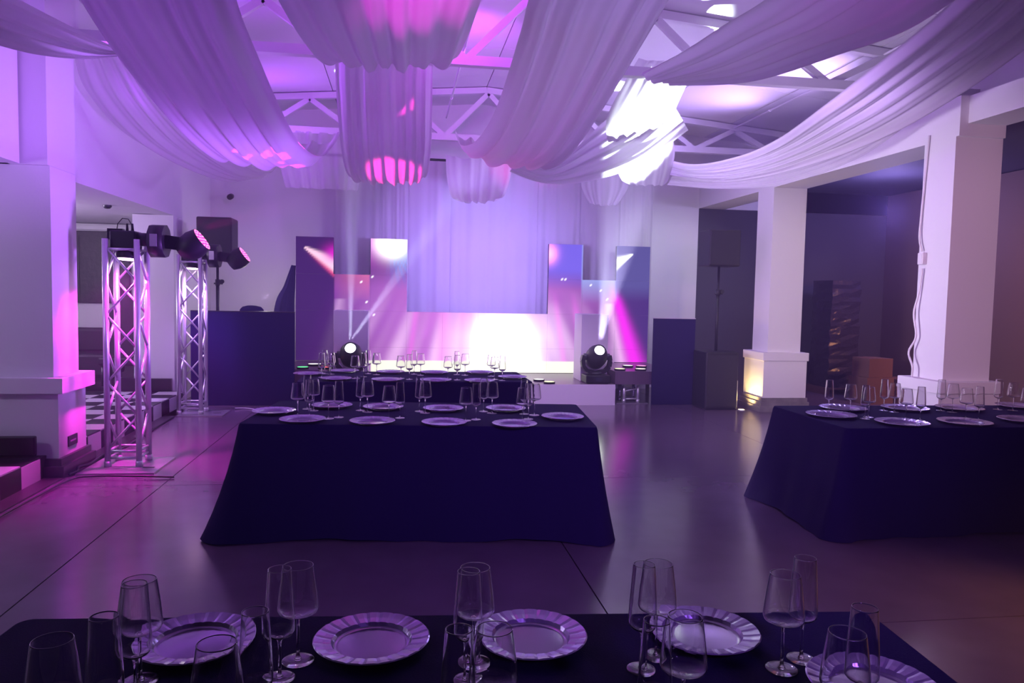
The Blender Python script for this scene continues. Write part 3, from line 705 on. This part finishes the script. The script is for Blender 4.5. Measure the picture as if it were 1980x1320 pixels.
# ------------------------------------------------------------------ right-hand fittings
def onx(px, py, X):
    d = ray(px, py); return EYEV + d*(X/d.x)
pts = [onx(*q) for q in ((1797, 262, 5.285), (1790, 330, 5.285), (1781, 420, 5.28), (1778, 462, 5.27), (1784, 500, 5.27), (1778, 560, 5.27), (1767, 605, 5.24), (1771, 650, 5.25), (1757, 680, 5.22), (1764, 708, 5.22), (1763, 728, 5.22))]
fine = [cr(pts, i/60) for i in range(61)]
tag(MB().path([q for q in fine if q.z > fine[24].z+.075], .011).build('cable', WCABLE), 'white cable on the near right column above the junction box', 'cable')
tag(MB().path([q for q in fine if q.z < fine[24].z-.075], .011).build('cable', WCABLE), 'white cable dangling below the junction box on the near right column', 'cable')
p = onx(1784, 500, 5.28)
t = thing('junction_box', 'small white junction box on the near right column', 'box', (5.28, p.y, p.z))
MB().box(-.03, .02, -.04, .04, -.06, .06, bev=.006).build('body', WCABLE, t)
MB().box(-.034, -.03, -.03, .03, -.045, .045).build('cover', WCABLE, t)
t = thing('floor_uplight', 'small round uplight in the floor beside the far right column', 'lamp', (4.97, 10.32, 0))
MB().lathe([(.055, 0), (.055, .008), (.042, .01)], 20).build('rim', ALU, t)
MB().lathe([(0, .009), (.042, .009)], 20).build('lens', WARM, t)
lamp('uplight', 'SPOT', (5.02, 10.40, .03), (5.22, 10.46, .5), 40, (1, .66, .25), .03, 110, .7)
t = thing('white_tube', 'thin white tube standing against the right subwoofer', 'tube', (4.945, 10.45, 0))
MB().tube((0, 0, .0), (0, 0, .42), .014, 10).build('tube', WCABLE, t)
MB().tube((0, 0, .0), (0, 0, .03), .022, 10).build('foot', DARKM, t)
# stretch-wrapped stack and cartons in the dark room
t = thing('wrapped_stack', 'tall dark stack wrapped in shiny film behind the far column', 'stack', (7.62, 12.3, 0))
mb = MB(); n = 14; rows = 26; vs = []
per = [(-.27, -.3), (-.09, -.31), (.09, -.31), (.27, -.3), (.29, -.1), (.29, .1), (.27, .3), (0, .31), (-.27, .3), (-.29, .1), (-.29, -.1)]
for j in range(rows+1):
    for (a, b) in per: vs.append((a+random.uniform(-.015, .015), b+random.uniform(-.015, .015), .12+1.86*j/rows))
q = len(per)
mb.add(vs, [(j*q+i, j*q+(i+1) % q, (j+1)*q+(i+1) % q, (j+1)*q+i) for j in range(rows) for i in range(q)]+[tuple(rows*q+i for i in range(q))]).build('film_wrap', WRAP, t)
MB().box(-.33, .33, -.33, .33, .09, .12).box(-.33, -.24, -.33, .33, 0, .09).box(.24, .33, -.33, .33, 0, .09).build('pallet', BROWN, t)
for x, y, z, a, b, h, lb in ((7.55, 11.1, 0, .25, .22, .42, 'brown carton on the floor of the dark right room'), (8.2, 11.2, 0, .27, .22, .38, 'brown carton right of the other in the dark room'),
                        (7.56, 11.1, .424, .22, .2, .30, 'brown carton stacked on top of another carton')):
    t = thing('carton', lb, 'box', (x, y, z), .1, 'brown cartons in the dark room')
    MB().box(-a, a, -b, b, 0, h).build('body', BROWN, t)
    MB().box(-.03, .03, -b-.002, b+.002, h, h+.003).build('tape', mat('tape', (.25, .13, .08), .4), t)
# floor cables by the left truss
tag(MB().path([cr([Vector(p) for p in ((-2.74, 5.0, .02), (-2.73, 5.9, .02), (-2.70, 6.6, .02), (-2.55, 6.72, .02), (-2.2, 6.70, .02), (-1.9, 6.68, .012))], i/50) for i in range(51)], .008).build('cable', BLACK), 'black cable along the foot of the left platform', 'cable')
tag(MB().path([cr([Vector(p) for p in ((-2.78, 7.75, .012), (-2.785, 7.5, .03), (-2.77, 7.2, .02), (-2.785, 7.0, .04), (-2.77, 6.92, .016), (-2.78, 6.80, .02))], i/50) for i in range(51)], .012).build('cable', BLACK), 'black cable bundled on the floor beside the left truss plate', 'cable')
tag(MB().path([cr([Vector(p) for p in ((-2.2, 10.50, .02), (-2.05, 10.55, .01), (-1.85, 10.36, .01), (-1.72, 10.4, .01))], i/30) for i in range(31)], .008).build('cable', WCABLE), 'pale cable lying on the floor by the farther truss', 'cable')
tag(MB().path([cr([Vector(p) for p in ((-2.76, 7.6, .012), (-2.74, 8.3, .012), (-2.78, 9.2, .012), (-2.8, 9.85, .012))], i/40) for i in range(41)], .008).build('cable', BLACK), 'black cable along the platform between the two trusses', 'cable')

# ------------------------------------------------------------------ tables
TZ = .76
def table(label, clabel, cx, cy, hx, hy, rz, flare, seed):
    t = thing('banquet_table', label, 'table', (cx, cy, 0), rz, 'banquet tables')
    MB().box(-hx+.02, hx-.02, -hy+.02, hy-.02, TZ-.035, TZ-.006).build('tabletop', BROWN, t)
    lm = MB().tube((0, 0, 0), (0, 0, TZ-.035), .016, 8).mesh('leg', DARKM)
    for sx in (-1, 1):
        for sy in (-1, 1): inst('leg', lm, t, (sx*(hx-.15), sy*(hy-.12), 0))
    rnd = random.Random(seed); ph = [rnd.uniform(0, 6.28) for _ in range(6)]
    per = []                                             # perimeter with rounded corners: point, outward, corner weight
    N = 36; rc = .035
    for (x0, y0, x1, y1, ox, oy) in ((-hx, -hy, hx, -hy, 0, -1), (hx, -hy, hx, hy, 1, 0), (hx, hy, -hx, hy, 0, 1), (-hx, hy, -hx, -hy, -1, 0)):
        L = math.hypot(x1-x0, y1-y0); dx, dy = (x1-x0)/L, (y1-y0)/L; n = max(14, int(N*L/2))
        for k in range(n+1):
            u = rc+(L-2*rc)*k/n; e = min(u, L-u)
            per.append((x0+dx*u, y0+dy*u, ox, oy, math.exp(-e/.16), dx, dy, 1 if u < L/2 else -1))
        for k in range(1, 6):
            a = PI/2*k/6; o2x, o2y = -oy*1.0, ox*1.0
            vx, vy = ox*math.cos(a)+(-oy)*math.sin(a), oy*math.cos(a)+ox*math.sin(a)
            cxx, cyy = x1-dx*rc-ox*rc, y1-dy*rc-oy*rc
            per.append((cxx+vx*rc, cyy+vy*rc, vx, vy, 1.0, dx, dy, 0))
    rows = [(0, 0), (.012, .004), (.03, .018), (.1, .1), (.2, .2), (.32, .33), (.44, .46), (.56, .58), (.66, .68), (.735, .752)]
    n = len(per); vs = []; s_ = 0
    arc = [0.]
    for i in range(1, n): arc.append(arc[-1]+math.hypot(per[i][0]-per[i-1][0], per[i][1]-per[i-1][1]))
    for ri, (d0, d) in enumerate(rows):
        tt = d/.752
        for i, (x, y, ox, oy, cw, dx, dy, sg) in enumerate(per):
            out = .006*min(1, d/.02) + flare(x/hx, y/hy, ox, oy)*tt*(.35+.65*tt) + cw*.07*tt + .012*tt*math.sin(arc[i]*9+ph[0])+.008*tt*math.sin(arc[i]*21+ph[1])
            z = TZ-d + (.012*math.sin(arc[i]*5+ph[2]) if ri == len(rows)-1 else 0)
            vs.append((x+ox*out, y+oy*out, max(.004, z)))
    mb = MB(); fs = [(r*n+i, (r+1)*n+i, (r+1)*n+(i+1) % n, r*n+(i+1) % n) for r in range(len(rows)-1) for i in range(n)]
    mb.add(vs, fs, True); mb.f.append(list(range(n))); mb.sm.append(False); mb.mi.append(0)
    o = mb.build('tablecloth', NAVY, None, (cx, cy, 0), rz)
    tag(o, clabel, 'tablecloth', 'black tablecloths')
rot = lambda cx, cy, a: (cx, cy, a)
table('middle banquet table under a floor-length black cloth', 'black cloth on the middle table, left side splayed out', .185, 5.42, 1.17, .52, math.radians(-5.5),
      lambda u, v, ox, oy: .05+.13*max(0, -ox)+(.02 if ox > 0 else 0), 1)
table('far banquet table just before the stage', 'black cloth on the far table before the stage', .165, 7.80, 1.14, .48, math.radians(.8), lambda u, v, ox, oy: .04, 2)
table('right banquet table beside the near right column', 'black cloth on the right table with creased near corner', 4.20, 5.21, 1.17, .52, math.radians(0), lambda u, v, ox, oy: .05+.08*max(0, -ox), 3)
table('nearest banquet table cut by the bottom of the frame', 'black cloth on the nearest table with rounded far corners', .13, 1.48, 1.14, .5, math.radians(-4.6), lambda u, v, ox, oy: .05, 4)

# ------------------------------------------------------------------ plates and glasses
nr = 96
rim = MB(); prof = [(.098, .006), (.104, .014), (.125, .017), (.147, .022), (.150, .020)]
vs = []
for r, z in prof:
    for k in range(nr):
        a = 2*PI*k/nr; rib = (1 if (k % 4) else -1)*.0007 if .1 < r < .149 else 0
        vs.append((r*math.cos(a), r*math.sin(a), z+rib))
rim.add(vs, [(i*nr+k, i*nr+(k+1) % nr, (i+1)*nr+(k+1) % nr, (i+1)*nr+k) for i in range(len(prof)-1) for k in range(nr)], False)
RIM = rim.mesh('fluted_rim', PLATE)
WELL = MB().lathe([(0, .004), (.085, .004), (.092, .0035), (.098, .006)], 48).lathe([(.098, .003), (.085, 0), (0, 0)], 32).mesh('well', PLATEW)
def plate(p, label, group, s=1.):
    t = thing('charger_plate', label, 'plate', p, random.uniform(0, 6), group)
    t.scale = (s, s, 1)
    inst('fluted_rim', RIM, t); inst('well', WELL, t)
def bowl(prof, n=40, th=.0016):
    inner = [(max(r-th, 0), z+(.0016 if i < 3 else 0)) for i, (r, z) in enumerate(prof)]
    return MB().lathe(prof+[(prof[-1][0]-th*.2, prof[-1][1]+.0006), (prof[-1][0]-th*.8, prof[-1][1]+.0006)]+inner[::-1], n).mesh('bowl', GLASS)
WB = bowl([(0, .108), (.012, .1085), (.032, .113), (.0435, .119), (.047, .126), (.0468, .134), (.043, .17), (.039, .20), (.0353, .226), (.035, .228)])
WS = MB().lathe([(.009, .0035), (.0045, .012), (.0036, .03), (.0034, .08), (.0045, .10), (.008, .1082)], 12, capb=True, capt=True).mesh('stem', FOOTG)
WF = MB().lathe([(0, 0), (.037, .0), (.0373, .0012), (.036, .002), (.022, .003), (.009, .0034), (0, .0035)], 28).mesh('foot', FOOTG)
FB = bowl([(0, .092), (.012, .0935), (.027, .101), (.0326, .109), (.0334, .116), (.0315, .16), (.0285, .205), (.0257, .248), (.0255, .25)])
FS = MB().lathe([(.008, .0035), (.0042, .012), (.0034, .03), (.0032, .07), (.0045, .084), (.008, .0925)], 12, capb=True, capt=True).mesh('stem', FOOTG)
FF = MB().lathe([(0, 0), (.0335, .0), (.0338, .0012), (.0325, .002), (.02, .003), (.008, .0034), (0, .0035)], 28).mesh('foot', FOOTG)
def glass(kind, p, label, group):
    w_ = kind == 'w'
    t = thing('wine_glass' if w_ else 'champagne_flute', label, 'glass', p, random.uniform(0, 6), group)
    inst('bowl', WB if w_ else FB, t); inst('stem', WS if w_ else FS, t); inst('foot', WF if w_ else FF, t)
ORD = ['first', 'second', 'third', 'fourth', 'fifth', 'sixth', 'seventh', 'eighth', 'ninth', 'tenth', 'eleventh']
def set_table(tname, front_pl, back_pl, end_pl, front_gl, back_gl, s=1.):
    for row, lst in (('near', front_pl), ('far', back_pl)):
        lst = sorted(lst); 
        for k, (px, py) in enumerate(lst):
            plate(onz(px, py, TZ+.012).to_tuple()[:2]+(TZ+.001,), '%s silver charger plate from the left in the %s row on the %s table' % (ORD[k], row, tname), 'charger plates on the %s table' % tname, s)
    for px, py, side in end_pl:
        plate(onz(px, py, TZ+.012).to_tuple()[:2]+(TZ+.001,), 'silver charger plate at the %s end of the %s table' % (side, tname), 'charger plates on the %s table' % tname, s)
    pos = [[k_, onz(px, py, TZ+.003), row, px] for row, lst in (('near', front_gl), ('far', back_gl)) for k_, px, py in lst]
    pls = [onz(q[0], q[1], TZ+.012).to_2d() for q in front_pl+back_pl+end_pl]
    for _ in range(40):                                  # keep bowls, feet and plates clear of each other
        for i in range(len(pos)):
            for j in range(i):
                a, b = pos[i], pos[j]; d = (a[1]-b[1]).to_2d(); need = {'ww': .097, 'ff': .070, 'wf': .0825, 'fw': .0825}[a[0]+b[0]]
                if d.length < need:
                    e = (need-d.length)/2+.001; u = d.normalized() if d.length > 1e-5 else Vector((0, 1)); u = (u*.6+Vector((0, .8 if u.y >= 0 else -.8))).normalized()
                    a[1].x += u.x*e; a[1].y += u.y*e; b[1].x -= u.x*e; b[1].y -= u.y*e
            for c in pls:
                d = pos[i][1].to_2d()-c; need = .1505*s+(.037 if pos[i][0] == 'w' else .0335)
                if d.length < need:
                    u = d.normalized(); pos[i][1].x += u.x*(need-d.length); pos[i][1].y += u.y*(need-d.length)
    for row in ('near', 'far'):
        cnt = {'w': 0, 'f': 0}
        for k_, p, r_, px in sorted([q for q in pos if q[2] == row], key=lambda q: q[3]):
            glass(k_, (p.x, p.y, TZ+.001), '%s %s from the left in the %s row on the %s table' % (ORD[cnt[k_]], 'wine glass' if k_ == 'w' else 'champagne flute', row, tname),
                  '%s on the %s table' % ('wine glasses' if k_ == 'w' else 'champagne flutes', tname)); cnt[k_] += 1
set_table('nearest', [(1688, 1325)], [(378, 1238), (719, 1238), (1026, 1230), (1360, 1222)], [],
          [('w', 118, 1462), ('f', 193, 1445), ('w', 420, 1475), ('f', 494, 1422), ('f', 886, 1462), ('w', 950, 1438), ('w', 1318, 1400), ('f', 1262, 1440), ('w', 1628, 1440), ('f', 1664, 1395)],
          [('f', 272, 1335), ('w', 300, 1303), ('f', 548, 1300), ('w', 588, 1279), ('f', 908, 1297), ('w', 945, 1277), ('f', 1240, 1287), ('w', 1275, 1266), ('w', 1511, 1290), ('f', 1549, 1273)], .945)
set_table('middle', [(585, 811), (720, 814.5), (859, 817), (995, 820)], [(642, 784), (741, 787), (857, 790), (978, 790)], [(530, 795, 'left'), (1088, 806, 'right')],
          [('w', 577, 803), ('f', 597, 803), ('w', 635, 808), ('f', 652, 807), ('w', 754, 808.6), ('f', 771, 808), ('w', 902, 812), ('f', 919, 811), ('w', 1011, 812), ('f', 1021, 810)],
          [('f', 594, 790), ('w', 606, 793), ('f', 698.6, 793), ('w', 711.7, 795), ('f', 812, 795), ('w', 826, 796.5), ('f', 935, 795), ('w', 952.5, 798), ('f', 1013, 800), ('w', 1033, 802)])
set_table('far', [(650, 732), (748, 734), (843, 735), (927, 736)], [(667, 717), (755, 719), (839, 720), (928, 720)], [(596, 722.5, 'left'), (991, 729, 'right')],
          [('f', 622, 729), ('w', 641, 731), ('w', 686.5, 731), ('f', 703, 728), ('w', 775, 731), ('f', 791.5, 733), ('w', 866, 732), ('f', 884, 734), ('w', 956, 733), ('f', 971, 735)],
          [('f', 628, 722), ('w', 640, 723), ('f', 711.7, 722), ('w', 728, 724), ('f', 800.6, 723), ('w', 813, 725), ('f', 883, 724), ('w', 899, 725), ('w', 949.5, 727)])
set_table('right', [(1607, 802), (1744, 817), (1865, 816), (1982, 812)], [(1630, 789), (1750, 789), (1855, 789), (1971, 785)], [],
          [('f', 1672, 809), ('w', 1679, 806), ('w', 1751, 810), ('f', 1779, 812.5), ('w', 1867, 808), ('f', 1892, 811), ('w', 1985, 806)],
          [('f', 1617, 793), ('w', 1638, 796), ('f', 1709, 793), ('w', 1729, 795.5), ('f', 1819.5, 793), ('w', 1843, 795.5), ('f', 1929, 791), ('w', 1958, 793)], 1.2)

# ------------------------------------------------------------------ beams of the moving heads
lamp('mover_beam', 'SPOT', (2.95, 10.86, .95), (2.90, 9.25, 3.25), 14000, (.84, .93, 1), .04, 18, .5)
lamp('mover_beam', 'SPOT', (-.70, 10.86, .92), (-.68, 10.86, 4.7), 26000, (.8, 1, .85), .02, 8, .6)
lamp('mover_beam', 'SPOT', (-.70, 10.86, .92), (1.92, 10.86, 4.7), 26000, (.8, 1, .85), .02, 8, .6)
lamp('mover_beam', 'SPOT', (2.95, 10.86, .92), (3.0, 10.86, 4.6), 18000, (.85, 1, .9), .02, 9, .6)
# pink beam of the left stage wash on the underside of the big swag
lamp('stage_wash', 'SPOT', (.3, 10.9, .9), (.85, 7.2, 2.9), 380, (1, .09, .8), .04, 15, .6)
